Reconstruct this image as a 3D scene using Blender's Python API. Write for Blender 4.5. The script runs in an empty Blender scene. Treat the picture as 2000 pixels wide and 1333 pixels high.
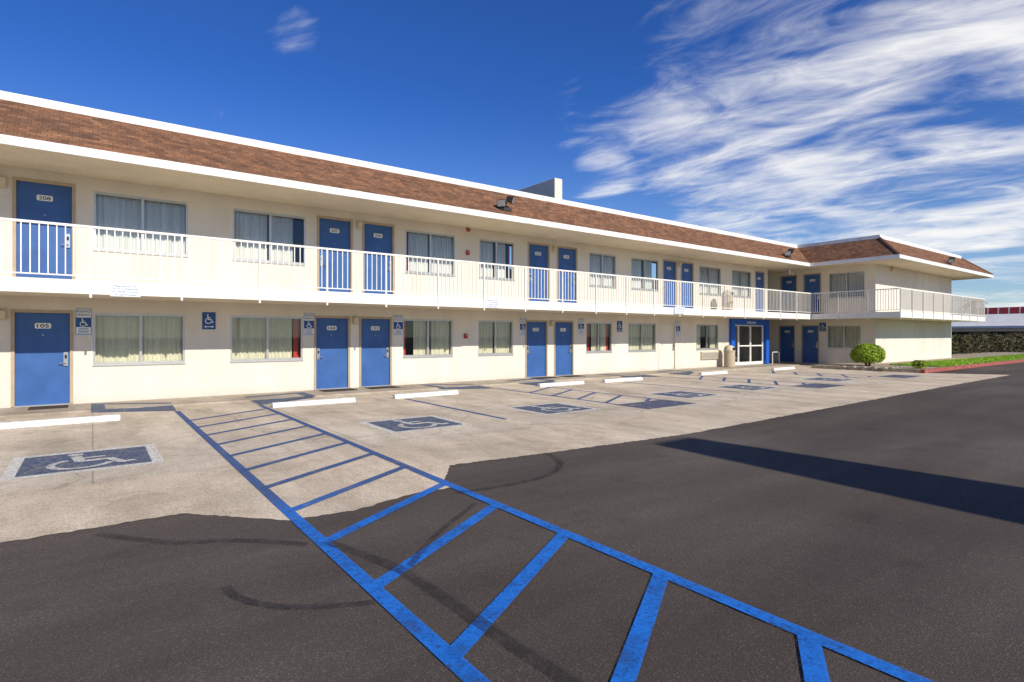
import bpy, bmesh, math, random
from mathutils import Vector, Matrix
random.seed(7)
SC=bpy.context.scene; COL=SC.collection
TH=math.atan2(.599,.801); sT,cT=math.sin(TH),math.cos(TH)
H=1.55; FP=1095.; HZ=655.
D=15.6; YB=13.7; XW=30.9; YE=11.4
def ray(px):
    u=(px-1000)/FP; return sT+cT*u, cT-sT*u
def fx(px,Y=D):
    a,b=ray(px); return Y*a/b
def fz(px,py,Y=D):
    a,b=ray(px); return H+(HZ-py)/FP*Y/b
def wy(px,X=XW):
    a,b=ray(px); return X*b/a
def gp(px,py):
    d=FP*H/(py-HZ); a,b=ray(px); return (a*d,b*d)

# ---------------------------------------------------------------- frames and mesh builder
class F:
    def __init__(s,O,U,V,N): s.O=Vector(O);s.U=Vector(U);s.V=Vector(V);s.N=Vector(N)
    def p(s,u,v,n=0): return s.O+s.U*u+s.V*v+s.N*n
MAIN=F((0,D,0),(1,0,0),(0,0,1),(0,-1,0))
WL=F((XW,0,0),(0,-1,0),(0,0,1),(-1,0,0))        # u = -Y
WE=F((0,YE,0),(1,0,0),(0,0,1),(0,-1,0))
GR=F((0,0,0),(1,0,0),(0,1,0),(0,0,1))
ORG={}
TEXT={}
def text_mesh(body):
    if body in TEXT: return TEXT[body]
    cu=bpy.data.curves.new('t','FONT'); cu.body=body; cu.size=1; cu.align_x='CENTER'; cu.align_y='CENTER'; cu.offset=.012; cu.resolution_u=3
    ob=bpy.data.objects.new('t',cu); COL.objects.link(ob)
    dg=bpy.context.evaluated_depsgraph_get()
    me=bpy.data.meshes.new_from_object(ob.evaluated_get(dg))
    vs=[(v.co.x,v.co.y) for v in me.vertices]; fs=[tuple(p.vertices) for p in me.polygons]
    x0=min(v[0] for v in vs);x1=max(v[0] for v in vs);y0=min(v[1] for v in vs);y1=max(v[1] for v in vs)
    vs=[(x-(x0+x1)/2,y-(y0+y1)/2) for x,y in vs]
    COL.objects.unlink(ob); bpy.data.objects.remove(ob); bpy.data.curves.remove(cu); bpy.data.meshes.remove(me)
    TEXT[body]=(vs,fs,x1-x0,y1-y0); return TEXT[body]
class MB:
    def __init__(s): s.v=[];s.f=[];s.m=[];s.uv={}
    def face(s,ps,m=0,uv=None):
        i=len(s.v); s.v+= [Vector(p) for p in ps]; s.f.append(tuple(range(i,i+len(ps)))); s.m.append(m)
        if uv: s.uv[len(s.f)-1]=uv
    def mesh(s,vs,fs,m=0):
        i=len(s.v); s.v+=[Vector(p) for p in vs]
        for f in fs: s.f.append(tuple(i+k for k in f)); s.m.append(m)
    def box(s,fr,u0,u1,v0,v1,n0,n1,m=0):
        P=[fr.p(u,v,n) for n in (n0,n1) for v in (v0,v1) for u in (u0,u1)]
        s.mesh(P,[(0,2,3,1),(4,5,7,6),(0,1,5,4),(2,6,7,3),(0,4,6,2),(1,3,7,5)],m)
    def rect(s,fr,u0,u1,v0,v1,n,m=0): s.face([fr.p(u0,v0,n),fr.p(u1,v0,n),fr.p(u1,v1,n),fr.p(u0,v1,n)],m)
    def text(s,fr,body,u,v,n,width=None,height=None,m=0):
        vs,fs,w,h=text_mesh(body)
        sx=(width/w) if width else None; sy=(height/h) if height else None
        if sx is None: sx=sy
        if sy is None: sy=sx
        s.mesh([fr.p(u+x*sx,v+y*sy,n) for x,y in vs],fs,m)
    def stroke(s,fr,pts,w,n,m=0):
        pts=[Vector(p) for p in pts]; L=[]
        for i,p in enumerate(pts):
            a=pts[max(i-1,0)]; b=pts[min(i+1,len(pts)-1)]; t=(b-a).normalized(); q=Vector((-t.y,t.x))*w/2
            L.append((p+q,p-q))
        vs=[fr.p(q.x,q.y,n) for pr in L for q in pr]
        s.mesh(vs,[(2*i,2*i+1,2*i+3,2*i+2) for i in range(len(L)-1)],m)
    def disc(s,fr,u,v,n,r,m=0,k=20): s.face([fr.p(u+r*math.cos(6.28318*i/k),v+r*math.sin(6.28318*i/k),n) for i in range(k)],m)
    def tube(s,pts,r,m=0,k=8,r2=None):
        pts=[Vector(p) for p in pts]; n=len(pts); vs=[]
        for i,p in enumerate(pts):
            t=(pts[min(i+1,n-1)]-pts[max(i-1,0)]).normalized()
            a=t.orthogonal().normalized() if i==0 else (a-t*a.dot(t)).normalized()
            b=t.cross(a); rr=r if r2 is None else r+(r2-r)*i/(n-1)
            vs+=[p+(a*math.cos(6.28318*j/k)+b*math.sin(6.28318*j/k))*rr for j in range(k)]
        fs=[(i*k+j,i*k+(j+1)%k,(i+1)*k+(j+1)%k,(i+1)*k+j) for i in range(n-1) for j in range(k)]
        fs+=[tuple(range(k-1,-1,-1)),tuple(range((n-1)*k,n*k))]
        s.mesh(vs,fs,m)
    def lathe(s,c,prof,k=24,m=0):
        c=Vector(c); vs=[c+Vector((r*math.cos(6.28318*j/k),r*math.sin(6.28318*j/k),z)) for r,z in prof for j in range(k)]
        n=len(prof); fs=[(i*k+j,i*k+(j+1)%k,(i+1)*k+(j+1)%k,(i+1)*k+j) for i in range(n-1) for j in range(k)]
        fs+=[tuple(range(k-1,-1,-1)),tuple(range((n-1)*k,n*k))]; s.mesh(vs,fs,m)
    def build(s,name,mats,parent=None,loc=None,smooth=False,bevel=0,recalc=True):
        org=Vector(loc) if loc is not None else (ORG[parent.name] if parent else Vector((0,0,0)))
        me=bpy.data.meshes.new(name); me.from_pydata([v-org for v in s.v],[],s.f)
        if not isinstance(mats,(list,tuple)): mats=[mats]
        for m in mats: me.materials.append(m)
        me.polygons.foreach_set('material_index',s.m)
        if s.uv:
            l=me.uv_layers.new(name='UVMap')
            for i,uv in s.uv.items():
                for k,li in enumerate(me.polygons[i].loop_indices): l.data[li].uv=uv[k]
        if recalc:
            b=bmesh.new(); b.from_mesh(me); bmesh.ops.recalc_face_normals(b,faces=b.faces); b.to_mesh(me); b.free()
        if smooth: me.polygons.foreach_set('use_smooth',[True]*len(me.polygons))
        me.update()
        o=bpy.data.objects.new(name,me); COL.objects.link(o)
        if parent: o.parent=parent; o.location=org-ORG[parent.name]
        else: o.location=org
        ORG[o.name]=org
        if bevel:
            md=o.modifiers.new('b','BEVEL'); md.width=bevel; md.segments=2; md.limit_method='ANGLE'
        return o
def tag(o,label,cat,group=None):
    o['label']=label; o['category']=cat
    if group: o['group']=group
    return o
def thing(name,label,cat,loc,group=None):
    o=bpy.data.objects.new(name,None); COL.objects.link(o); o.location=loc; o.empty_display_size=.2
    ORG[o.name]=Vector(loc); return tag(o,label,cat,group)
def struct(o,kind='structure'): o['kind']=kind; return o

# ---------------------------------------------------------------- materials
def nodes(name):
    m=bpy.data.materials.new(name); m.use_nodes=True; nt=m.node_tree
    return m,nt,nt.nodes['Principled BSDF']
def N(nt,t,**k):
    n=nt.nodes.new(t)
    for a,b in k.items(): setattr(n,a,b)
    return n
def ramp(nt,src,stops):
    r=N(nt,'ShaderNodeValToRGB'); e=r.color_ramp.elements
    while len(e)<len(stops): e.new(.5)
    for q,(p,c) in zip(e,stops): q.position=p; q.color=(*c,1) if len(c)==3 else c
    nt.links.new(src,r.inputs[0]); return r.outputs[0]
def mixc(nt,fac,a,b,mode='MIX'):
    n=N(nt,'ShaderNodeMix',data_type='RGBA',blend_type=mode)
    for s,i in ((fac,0),(a,6),(b,7)):
        if hasattr(s,'links'): nt.links.new(s,n.inputs[i])
        else: n.inputs[i].default_value=s if i==0 else ((*s,1) if len(s)==3 else s)
    return n.outputs[2]
def noise(nt,vec,scale,detail=4,rough=.55,dist=0):
    n=N(nt,'ShaderNodeTexNoise'); n.inputs['Scale'].default_value=scale; n.inputs['Detail'].default_value=detail
    n.inputs['Roughness'].default_value=rough; n.inputs['Distortion'].default_value=dist
    nt.links.new(vec,n.inputs['Vector']); return n.outputs[0]
def bump(nt,p,h,strength,dist=.01):
    b=N(nt,'ShaderNodeBump'); b.inputs['Strength'].default_value=strength; b.inputs['Distance'].default_value=dist
    nt.links.new(h,b.inputs['Height']); nt.links.new(b.outputs[0],p.inputs['Normal'])
def mk(name,col,rough=.6,var=.12,ns=3,bp=0,bs=120,metal=0,spec=.3,dirt=None):
    m,nt,p=nodes(name); tc=N(nt,'ShaderNodeTexCoord').outputs['Object']
    n=noise(nt,tc,ns,6,.6)
    lo=tuple(max(0,c*(1-var*1.6)) for c in col); hi=tuple(min(1,c*(1+var)) for c in col)
    c=ramp(nt,n,[(.3,lo),(.68,hi)])
    if dirt:
        d=ramp(nt,noise(nt,tc,dirt[1],8,.7),[(.5,(0,0,0)),(.72,(1,1,1))]); c=mixc(nt,d,c,dirt[0])
    nt.links.new(c,p.inputs['Base Color']); p.inputs['Roughness'].default_value=rough; p.inputs['Metallic'].default_value=metal
    p.inputs['Specular IOR Level'].default_value=spec
    if bp: bump(nt,p,noise(nt,tc,bs,4),bp)
    return m
M={}
def stucco(name,col):
    m,nt,p=nodes(name); tc=N(nt,'ShaderNodeTexCoord').outputs['Object']
    mp=N(nt,'ShaderNodeMapping'); mp.inputs['Scale'].default_value=(1.6,1.6,.35); nt.links.new(tc,mp.inputs[0])
    st=ramp(nt,noise(nt,mp.outputs[0],1.0,7,.6),[(.35,tuple(c*.92 for c in col)),(.62,col)])
    mo=ramp(nt,noise(nt,tc,.6,4),[(.3,(.92,.92,.91)),(.7,(1.02,1.02,1.02))])
    c=mixc(nt,1.0,st,mo,'MULTIPLY')
    gr=ramp(nt,noise(nt,tc,38,4,.7),[(.3,(.82,.82,.82)),(.6,(1.03,1.03,1.03))])
    c=mixc(nt,1.0,c,gr,'MULTIPLY')
    sp=N(nt,'ShaderNodeSeparateXYZ'); nt.links.new(tc,sp.inputs[0])
    mr=N(nt,'ShaderNodeMapRange'); mr.inputs[1].default_value=.0; mr.inputs[2].default_value=.30; mr.inputs[3].default_value=.6; mr.inputs[4].default_value=0
    nt.links.new(sp.outputs[2],mr.inputs[0])
    mm=N(nt,'ShaderNodeMath',operation='MULTIPLY'); nt.links.new(mr.outputs[0],mm.inputs[0]); nt.links.new(noise(nt,tc,4,5),mm.inputs[1])
    c=mixc(nt,mm.outputs[0],c,tuple(x*.45 for x in col))
    nt.links.new(c,p.inputs['Base Color']); p.inputs['Roughness'].default_value=.9; p.inputs['Specular IOR Level'].default_value=.15
    bump(nt,p,noise(nt,tc,45,5,.65),.7,.015); return m
M['wall']=stucco('cream stucco',(.815,.75,.635))
M['soffit']=stucco('soffit stucco',(.79,.70,.545))
M['white']=mk('white painted trim',(.85,.825,.765),.5,.05,2,dirt=((.62,.57,.48),3))
M['rail']=mk('cream railing paint',(.83,.79,.695),.45,.06,6)
M['door']=mk('blue door paint',(.045,.120,.325),.38,.10,2.2,bp=.05,bs=40)
M['portal']=mk('bright blue portal paint',(.015,.11,.52),.35,.06,2)
M['trim']=mk('tan door frame',(.46,.36,.24),.55,.08,4)
M['alu']=mk('window aluminium',(.50,.49,.46),.35,.05,8,metal=.6)
M['steel']=mk('brushed steel',(.55,.54,.52),.28,.05,20,metal=.9)
M['black']=mk('black plastic',(.015,.015,.016),.5,.1,20)
M['dark']=mk('unlit room shade',(.02,.019,.018),.8,.2,2)  # near-black colour carries the shade of unlit interiors
M['red']=mk('red orange room paint',(.60,.05,.03),.6,.1,4)
M['plate']=mk('white plate',(.82,.82,.78),.4,.03,10)
M['ink']=mk('dark lettering',(.02,.02,.03),.5,.05,10)
M['sblue']=mk('sign blue',(.02,.08,.27),.4,.06,6)
M['swhite']=mk('sign white',(.78,.80,.80),.4,.04,6)
M['beige']=mk('beige fixture',(.60,.52,.38),.5,.06,8)
M['alarm']=mk('alarm red',(.45,.02,.015),.35,.05,10)
M['stone']=mk('exposed aggregate tan',(.52,.42,.30),.85,.25,90,bp=.5,bs=120)
M['stop']=mk('worn white concrete',(.80,.775,.71),.75,.08,5,bp=.3,bs=90,dirt=((.48,.44,.37),6))
M['kerbred']=mk('faded red kerb',(.36,.085,.065),.7,.15,5,dirt=((.35,.25,.2),8))
M['mat']=mk('brown door mat',(.06,.045,.035),.95,.3,40,bp=.4,bs=200)
M['amber']=mk('amber lens',(.75,.38,.05),.3,.05,8)
M['lens']=mk('lamp lens',(.30,.31,.31),.12,.05,8,spec=.6)
M['bronze']=mk('bronze metal',(.06,.05,.04),.45,.15,12,metal=.3)
M['louvre']=mk('grey louvre',(.35,.33,.29),.5,.05,8)
M['bark']=mk('bark',(.10,.07,.045),.9,.3,10,bp=.5,bs=30)
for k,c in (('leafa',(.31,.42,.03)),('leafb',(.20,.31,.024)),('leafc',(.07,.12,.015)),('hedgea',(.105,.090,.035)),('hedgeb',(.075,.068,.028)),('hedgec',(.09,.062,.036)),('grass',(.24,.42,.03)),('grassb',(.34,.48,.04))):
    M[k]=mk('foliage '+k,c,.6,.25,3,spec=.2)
M['soil']=mk('planting soil',(.42,.34,.23),.95,.25,6,bp=.6,bs=40)
M['rock']=mk('pale rocks',(.36,.31,.25),.9,.2,8,bp=.4,bs=30)
M['farwall']=mk('far brick wall',(.24,.14,.095),.9,.15,3)
M['farroof']=mk('far pale roof',(.70,.67,.62),.6,.08,1)
M['farred']=mk('far red band',(.48,.045,.05),.5,.08,1)
def curtain(name,col):
    m,nt,p=nodes(name); tc=N(nt,'ShaderNodeTexCoord').outputs['Object']
    mp=N(nt,'ShaderNodeMapping'); mp.inputs['Scale'].default_value=(9,9,.2); nt.links.new(tc,mp.inputs[0])
    c=ramp(nt,noise(nt,mp.outputs[0],1.5,4),[(.3,tuple(x*.75 for x in col)),(.65,col)])
    nt.links.new(c,p.inputs['Base Color']); p.inputs['Roughness'].default_value=.9; return m
M['curt']=curtain('pale curtain',(.87,.83,.64)); M['curt2']=curtain('white curtain',(.88,.87,.82))
def glass():
    m=bpy.data.materials.new('window glass'); m.use_nodes=True; nt=m.node_tree; nt.nodes.clear()
    o=N(nt,'ShaderNodeOutputMaterial'); mx=N(nt,'ShaderNodeMixShader'); t=N(nt,'ShaderNodeBsdfTransparent'); g=N(nt,'ShaderNodeBsdfGlossy')
    t.inputs[0].default_value=(.90,.91,.88,1); g.inputs['Roughness'].default_value=.02; g.inputs[0].default_value=(.9,.95,1,1)
    fr=N(nt,'ShaderNodeFresnel'); fr.inputs[0].default_value=1.6
    tc=N(nt,'ShaderNodeTexCoord').outputs['Object']; b=N(nt,'ShaderNodeBump'); b.inputs['Strength'].default_value=.02
    nt.links.new(noise(nt,tc,1.2,2),b.inputs['Height']); nt.links.new(b.outputs[0],g.inputs['Normal'])
    nt.links.new(fr.outputs[0],mx.inputs[0]); nt.links.new(t.outputs[0],mx.inputs[1]); nt.links.new(g.outputs[0],mx.inputs[2]); nt.links.new(mx.outputs[0],o.inputs[0]); return m
M['glass']=glass()
def shingles():
    m,nt,p=nodes('brown asphalt shingles'); uv=N(nt,'ShaderNodeTexCoord').outputs['UV']
    def br(c1,c2,mo,w,h,off,bias=0):
        b=N(nt,'ShaderNodeTexBrick'); nt.links.new(uv,b.inputs['Vector']); b.offset=off; b.offset_frequency=2
        for k,v in (('Color1',(*c1,1)),('Color2',(*c2,1)),('Mortar',(*mo,1)),('Scale',1.0),('Mortar Size',.005),('Brick Width',w),('Row Height',h),('Bias',bias)): b.inputs[k].default_value=v
        b.inputs['Mortar Smooth'].default_value=.3
        return b
    a=br((.31,.155,.085),(.175,.095,.060),(.09,.052,.036),.16,.11,.37)
    b2=br((1.2,1.13,1.02),(.68,.70,.74),(1,1,1),.36,.11,.61)
    c=mixc(nt,.8,a.outputs[0],b2.outputs[0],'MULTIPLY')
    n=ramp(nt,noise(nt,uv,2.2,6),[(.3,(.86,.86,.88)),(.7,(1.12,1.11,1.08))]); c=mixc(nt,1,c,n,'MULTIPLY')
    g=ramp(nt,noise(nt,uv,70,3),[(.3,(.75,.75,.75)),(.7,(1.16,1.16,1.16))]); c=mixc(nt,1,c,g,'MULTIPLY')
    nt.links.new(c,p.inputs['Base Color']); p.inputs['Roughness'].default_value=.95; p.inputs['Specular IOR Level'].default_value=.1
    bump(nt,p,a.outputs['Fac'],-.9,.02); return m
M['shingle']=shingles()
def concrete(name,col,joints,agg):
    m,nt,p=nodes(name); tc=N(nt,'ShaderNodeTexCoord').outputs['Object']
    c=ramp(nt,noise(nt,tc,.55,9,.68,.4),[(.30,tuple(x*.74 for x in col)),(.50,tuple(x*.96 for x in col)),(.70,tuple(min(1,x*1.10) for x in col))])
    st=ramp(nt,noise(nt,tc,1.3,9,.72,.8),[(.50,(1,1,1)),(.72,(.62,.58,.54))]); c=mixc(nt,.75,c,st,'MULTIPLY')
    mp=N(nt,'ShaderNodeMapping'); mp.inputs['Scale'].default_value=(1.6,.35,1); nt.links.new(tc,mp.inputs[0])
    dr=ramp(nt,noise(nt,mp.outputs[0],.9,7,.65),[(.42,(.84,.82,.80)),(.60,(1.04,1.04,1.04))]); c=mixc(nt,1,c,dr,'MULTIPLY')
    g=ramp(nt,noise(nt,tc,agg,4,.8),[(.32,(.48,.46,.44)),(.52,(1.0,1.0,1.0)),(.72,(1.30,1.28,1.24))]); c=mixc(nt,.95,c,g,'MULTIPLY')
    if joints:
        b=N(nt,'ShaderNodeTexBrick'); nt.links.new(tc,b.inputs['Vector']); b.offset=0
        for k,v in (('Scale',1.0),('Mortar Size',.012),('Brick Width',3.1),('Row Height',4.1),('Mortar Smooth',.6)): b.inputs[k].default_value=v
        fa=N(nt,'ShaderNodeMath',operation='MULTIPLY'); nt.links.new(b.outputs['Fac'],fa.inputs[0]); fa.inputs[1].default_value=.6
        c=mixc(nt,fa.outputs[0],c,tuple(x*.3 for x in col))
        vo=N(nt,'ShaderNodeTexVoronoi',feature='DISTANCE_TO_EDGE'); vo.inputs['Scale'].default_value=.33
        ds=N(nt,'ShaderNodeVectorMath',operation='ADD'); nt.links.new(tc,ds.inputs[0])
        nn=N(nt,'ShaderNodeTexNoise'); nn.inputs['Scale'].default_value=1.1; nn.inputs['Detail'].default_value=6; nt.links.new(tc,nn.inputs['Vector']); nt.links.new(nn.outputs[1],ds.inputs[1]); nt.links.new(ds.outputs[0],vo.inputs['Vector'])
        cr=ramp(nt,vo.outputs[0],[(.0,(.55,.52,.5)),(.006,(1,1,1))]); c=mixc(nt,.7,c,cr,'MULTIPLY')
    nt.links.new(c,p.inputs['Base Color']); p.inputs['Roughness'].default_value=.9; p.inputs['Specular IOR Level'].default_value=.2
    bump(nt,p,noise(nt,tc,agg,3),.3 if joints else .6,.006); return m
M['conc']=concrete('smooth concrete',(.76,.64,.47),True,80)
M['concr']=concrete('rough aggregate concrete',(.78,.64,.455),False,55)
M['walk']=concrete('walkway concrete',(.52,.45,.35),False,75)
def asphalt():
    m,nt,p=nodes('asphalt'); tc=N(nt,'ShaderNodeTexCoord').outputs['Object']
    c=ramp(nt,noise(nt,tc,.16,6,.55,.5),[(.3,(.088,.069,.055)),(.50,(.118,.096,.079)),(.70,(.165,.140,.121))])
    mp=N(nt,'ShaderNodeMapping'); mp.inputs['Scale'].default_value=(.25,1.3,1); mp.inputs['Rotation'].default_value=(0,0,-.15); nt.links.new(tc,mp.inputs[0])
    s=ramp(nt,noise(nt,mp.outputs[0],.8,6,.6),[(.35,(.76,.76,.77)),(.65,(1.10,1.10,1.09))]); c=mixc(nt,1,c,s,'MULTIPLY')
    bl=ramp(nt,noise(nt,tc,1.6,5,.55),[(.6,(1,1,1)),(.74,(.74,.73,.73))]); c=mixc(nt,.8,c,bl,'MULTIPLY')
    g=ramp(nt,noise(nt,tc,130,4,.8),[(.33,(.50,.49,.48)),(.50,(.95,.95,.95)),(.68,(1.75,1.68,1.56))]); c=mixc(nt,.85,c,g,'MULTIPLY')
    v=N(nt,'ShaderNodeTexVoronoi'); v.inputs['Scale'].default_value=125; nt.links.new(tc,v.inputs['Vector'])
    vc=N(nt,'ShaderNodeSeparateColor'); nt.links.new(v.outputs['Color'],vc.inputs[0])
    vr=ramp(nt,vc.outputs[0],[(.0,(.76,.76,.76)),(.86,(1.04,1.04,1.04)),(.92,(1.7,1.6,1.5))]); c=mixc(nt,.7,c,vr,'MULTIPLY')
    nt.links.new(c,p.inputs['Base Color']); p.inputs['Roughness'].default_value=.88; p.inputs['Specular IOR Level'].default_value=.12
    bump(nt,p,v.outputs[0],.35,.005); return m
M['asph']=asphalt()
def worn(name,ca,cb=None,lo=.28,hi=.44,split=5.3,full=1.0):
    m,nt,p=nodes(name); tc=N(nt,'ShaderNodeTexCoord').outputs['Object']
    out=nt.nodes['Material Output']
    n=noise(nt,tc,2.5,3); c=mixc(nt,n,tuple(x*.8 for x in ca),tuple(min(1,x*1.15) for x in ca))
    if cb:
        sp=N(nt,'ShaderNodeSeparateXYZ'); nt.links.new(tc,sp.inputs[0])
        mr=N(nt,'ShaderNodeMapRange'); mr.inputs[1].default_value=split-.4; mr.inputs[2].default_value=split+.4; nt.links.new(sp.outputs[1],mr.inputs[0])
        c=mixc(nt,mr.outputs[0],c,cb)
    g=ramp(nt,noise(nt,tc,60,4,.7),[(.3,(.70,.70,.70)),(.6,(1.10,1.10,1.10))]); c=mixc(nt,1,c,g,'MULTIPLY')
    nt.links.new(c,p.inputs['Base Color']); p.inputs['Roughness'].default_value=.7
    t=N(nt,'ShaderNodeBsdfTransparent'); mx=N(nt,'ShaderNodeMixShader')
    f=ramp(nt,noise(nt,tc,26,8,.75,.3),[(lo,(.2,.2,.2)),(hi,(full,full,full))])
    f2=ramp(nt,noise(nt,tc,3.1,9,.8),[(.36,(.45,.45,.45)),(.52,(1,1,1))]); f=mixc(nt,.8,f,f2,'MULTIPLY')
    nt.links.new(f,mx.inputs[0]); nt.links.new(t.outputs[0],mx.inputs[1]); nt.links.new(p.outputs[0],mx.inputs[2]); nt.links.new(mx.outputs[0],out.inputs[0])
    return m
M['pblue']=worn('blue road paint',(.008,.175,.62),(.050,.110,.27),.31,.48)
M['symblue']=worn('symbol blue paint',(.055,.090,.18),None,.34,.58)
M['symwhite']=worn('symbol white paint',(.76,.72,.62),None,.33,.54)
M['border']=worn('symbol border paint',(.90,.85,.74),None,.36,.56)
M['rampblue']=worn('ramp blue paint',(.08,.12,.21),None,.32,.55)
def tyre():
    m,nt,p=nodes('tyre rubber mark'); tc=N(nt,'ShaderNodeTexCoord').outputs['Object']; out=nt.nodes['Material Output']
    p.inputs['Base Color'].default_value=(.030,.026,.024,1); p.inputs['Roughness'].default_value=.8
    t=N(nt,'ShaderNodeBsdfTransparent'); mx=N(nt,'ShaderNodeMixShader')
    f=ramp(nt,noise(nt,tc,5,9,.85),[(.34,(.0,.0,.0)),(.66,(.7,.7,.7))])
    nt.links.new(f,mx.inputs[0]); nt.links.new(t.outputs[0],mx.inputs[1]); nt.links.new(p.outputs[0],mx.inputs[2]); nt.links.new(mx.outputs[0],out.inputs[0]); return m
M['tyre']=tyre()

# ---------------------------------------------------------------- ground
b=MB(); b.rect(GR,-300,400,-300,400,0); struct(b.build('asphalt_ground',M['asph']))
def jitter(pts,step=.12,amp=.035):
    out=[]
    for (x0,y0),(x1,y1) in zip(pts,pts[1:]):
        n=max(1,int(math.hypot(x1-x0,y1-y0)/step))
        for i in range(n):
            t=i/n; out.append((x0+(x1-x0)*t+random.uniform(-amp,amp)*.4,y0+(y1-y0)*t+random.uniform(-amp,amp)))
    out.append(pts[-1]); return out
edge=jitter([(-12,5.6),(-.5,5.62),(.62,5.62),(.95,5.25),(1.32,4.86),(1.9,4.80),(2.5,4.97),(2.94,4.92),(3.02,5.25),(3.40,5.78),(5,5.6),(7.5,5.38)],.05,.018)+jitter([(7.5,5.38),(12,5.5),(20,5.7),(28.6,5.84)],.15,.02)[1:]
b=MB()
for (x0,y0),(x1,y1) in zip(edge,edge[1:]):
    t0=7.3; b.face([(x0,y0,.004),(x1,y1,.004),(min(x1,27.7),t0,.004),(min(x0,27.7),t0,.004)])
struct(b.build('concrete_apron',M['concr'],recalc=False))
b=MB(); b.face([(x,y,.006) for x,y in ((-12,7.28),(27.72,7.28),(27.0,8.4),(26.9,12.6),(30.9,12.6),(30.9,24),(28.5,24),(28.5,15.6),(-12,15.6))])
struct(b.build('parking_pavement',M['conc'],recalc=False))
b=MB(); b.box(GR,-12,28.5,14.15,15.6,-.02,.04); b.box(GR,28.5,30.9,14.15,24,-.02,.0405)
struct(b.build('walkway',M['walk']))

# ---------------------------------------------------------------- building
R=thing('motel_building','two storey cream stucco motel with brown shingled roof, blue doors and railed balcony','building',(12,15.6,0))
def wall(mb,fr,u0,u1,z0,z1,ops,m=0,depth=.12):
    us=sorted({u0,u1,*[o[0] for o in ops],*[o[1] for o in ops]}); zs=sorted({z0,z1,*[o[2] for o in ops],*[o[3] for o in ops]})
    for a,c in zip(us,us[1:]):
        for e,f in zip(zs,zs[1:]):
            mu,mz=(a+c)/2,(e+f)/2
            if any(o[0]<mu<o[1] and o[2]<mz<o[3] for o in ops): continue
            mb.rect(fr,a,c,e,f,0,m)
    for o in ops:
        a,c,e,f=o
        for q in ([(a,e),(c,e)],[(c,e),(c,f)],[(c,f),(a,f)],[(a,f),(a,e)]):
            mb.face([fr.p(q[0][0],q[0][1],0),fr.p(q[1][0],q[1][1],0),fr.p(q[1][0],q[1][1],-depth),fr.p(q[0][0],q[0][1],-depth)],m)
ZS0,ZS1=2.36,2.61; ZE=5.07
LD=(.05,2.03); UD=(2.63,4.80); LWZ=(.88,2.05); UWZ=(3.46,4.77)
doors_main=[(28,137,'105','R',LD),(617,680,'104','L',LD),(705,762,'103','R',LD),(1028,1067,'102','L',LD),(1084,1118,'101','R',LD),
 (31,141,'208','R',UD),(623,685,'207','L',UD),(711,767,'206','R',UD),(1033,1071,'205','L',UD),(1090,1125,'204','R',UD),(1296,1320,'203','L',UD),(1331,1353,'202','R',UD),(1476,1492,'201','L',UD),
 (1288,1318,None,'R',LD)]
wins_main=[(182,361,LWZ,0),(450,591,LWZ,2),(787,884,LWZ,1),(934,1002,LWZ,0),(1145,1195,LWZ,8),(1227,1281,LWZ,3),(1360,1403,LWZ,4),
 (183,367,UWZ,3),(455,597,UWZ,6),(792,889,UWZ,7),(936,1004,UWZ,5),(1151,1203,UWZ,3),(1233,1286,UWZ,6),(1366,1408,UWZ,3),(1430,1467,UWZ,3)]
DM=[(fx(a),fx(c),z[0],z[1],num,sd) for a,c,num,sd,z in doors_main]
WM=[(fx(a),fx(c),z[0],z[1],st) for a,c,z,st in wins_main]
ENT=(25.2,28.08,.05,2.10)
AC=(fx(1368),fx(1402),.42,.78)
ops=[o[:4] for o in DM]+[o[:4] for o in WM]+[ENT]
b=MB(); wall(b,MAIN,-12,28.5,0,ZE,ops)
b.rect(F((28.5,0,0),(0,1,0),(0,0,1),(1,0,0)),15.6,24,0,ZE,0); b.rect(F((-12,0,0),(0,1,0),(0,0,1),(-1,0,0)),15.6,24,0,ZE,0); b.rect(F((0,24,0),(1,0,0),(0,0,1),(0,1,0)),-12,28.5,0,ZE,0)
b.build('wall',M['wall'],R,recalc=False)
DWl=[(-wy(a),-wy(c),z[0],z[1],num,sd) for a,c,num,sd,z in ((1523,1551,'140','R',LD),(1567,1598,'138','R',LD),(1526,1555,'240','R',UD),(1571,1602,'238','R',UD))]
WWl=[(-wy(a),-wy(c),z[0],z[1],st) for a,c,z,st in ((1616,1682,LWZ,3),(1619,1689,UWZ,3))]
b=MB(); wall(b,WL,-24,-YE,0,ZE,[o[:4] for o in DWl+WWl])
wall(b,WE,XW,42.2,0,ZE,[])
b.rect(F((42.2,0,0),(0,1,0),(0,0,1),(1,0,0)),YE,24,0,ZE,0); b.rect(F((0,24,0),(1,0,0),(0,0,1),(0,1,0)),XW,42.2,0,ZE,0)
b.build('wall',M['wall'],R,recalc=False)
YS=13.75; XS=29.2; YN=9.8; XN=44.0
b=MB()
for x0,x1,y0,y1 in ((-12,XW,YS+.02,D),(XS+.02,XW,YN+.02,YS+.02),(XW,XN-.02,YN+.02,YE),(28.5,XW,D,24),(42.2,XN-.02,YE,24)): b.rect(GR,x0,x1,y0,y1,ZE)
b.build('eave_soffit',M['soffit'],R,recalc=False)
b=MB()
for x0,x1,y0,y1 in ((-12,XW,YB,D),(XS,XW,YN,YB),(XW,42.2,YN,YE),(28.5,XW,D,24)): b.box(GR,x0,x1,y0,y1,ZS0,ZS1)
b.build('balcony_slab',M['soffit'],R)
b=MB()
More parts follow.
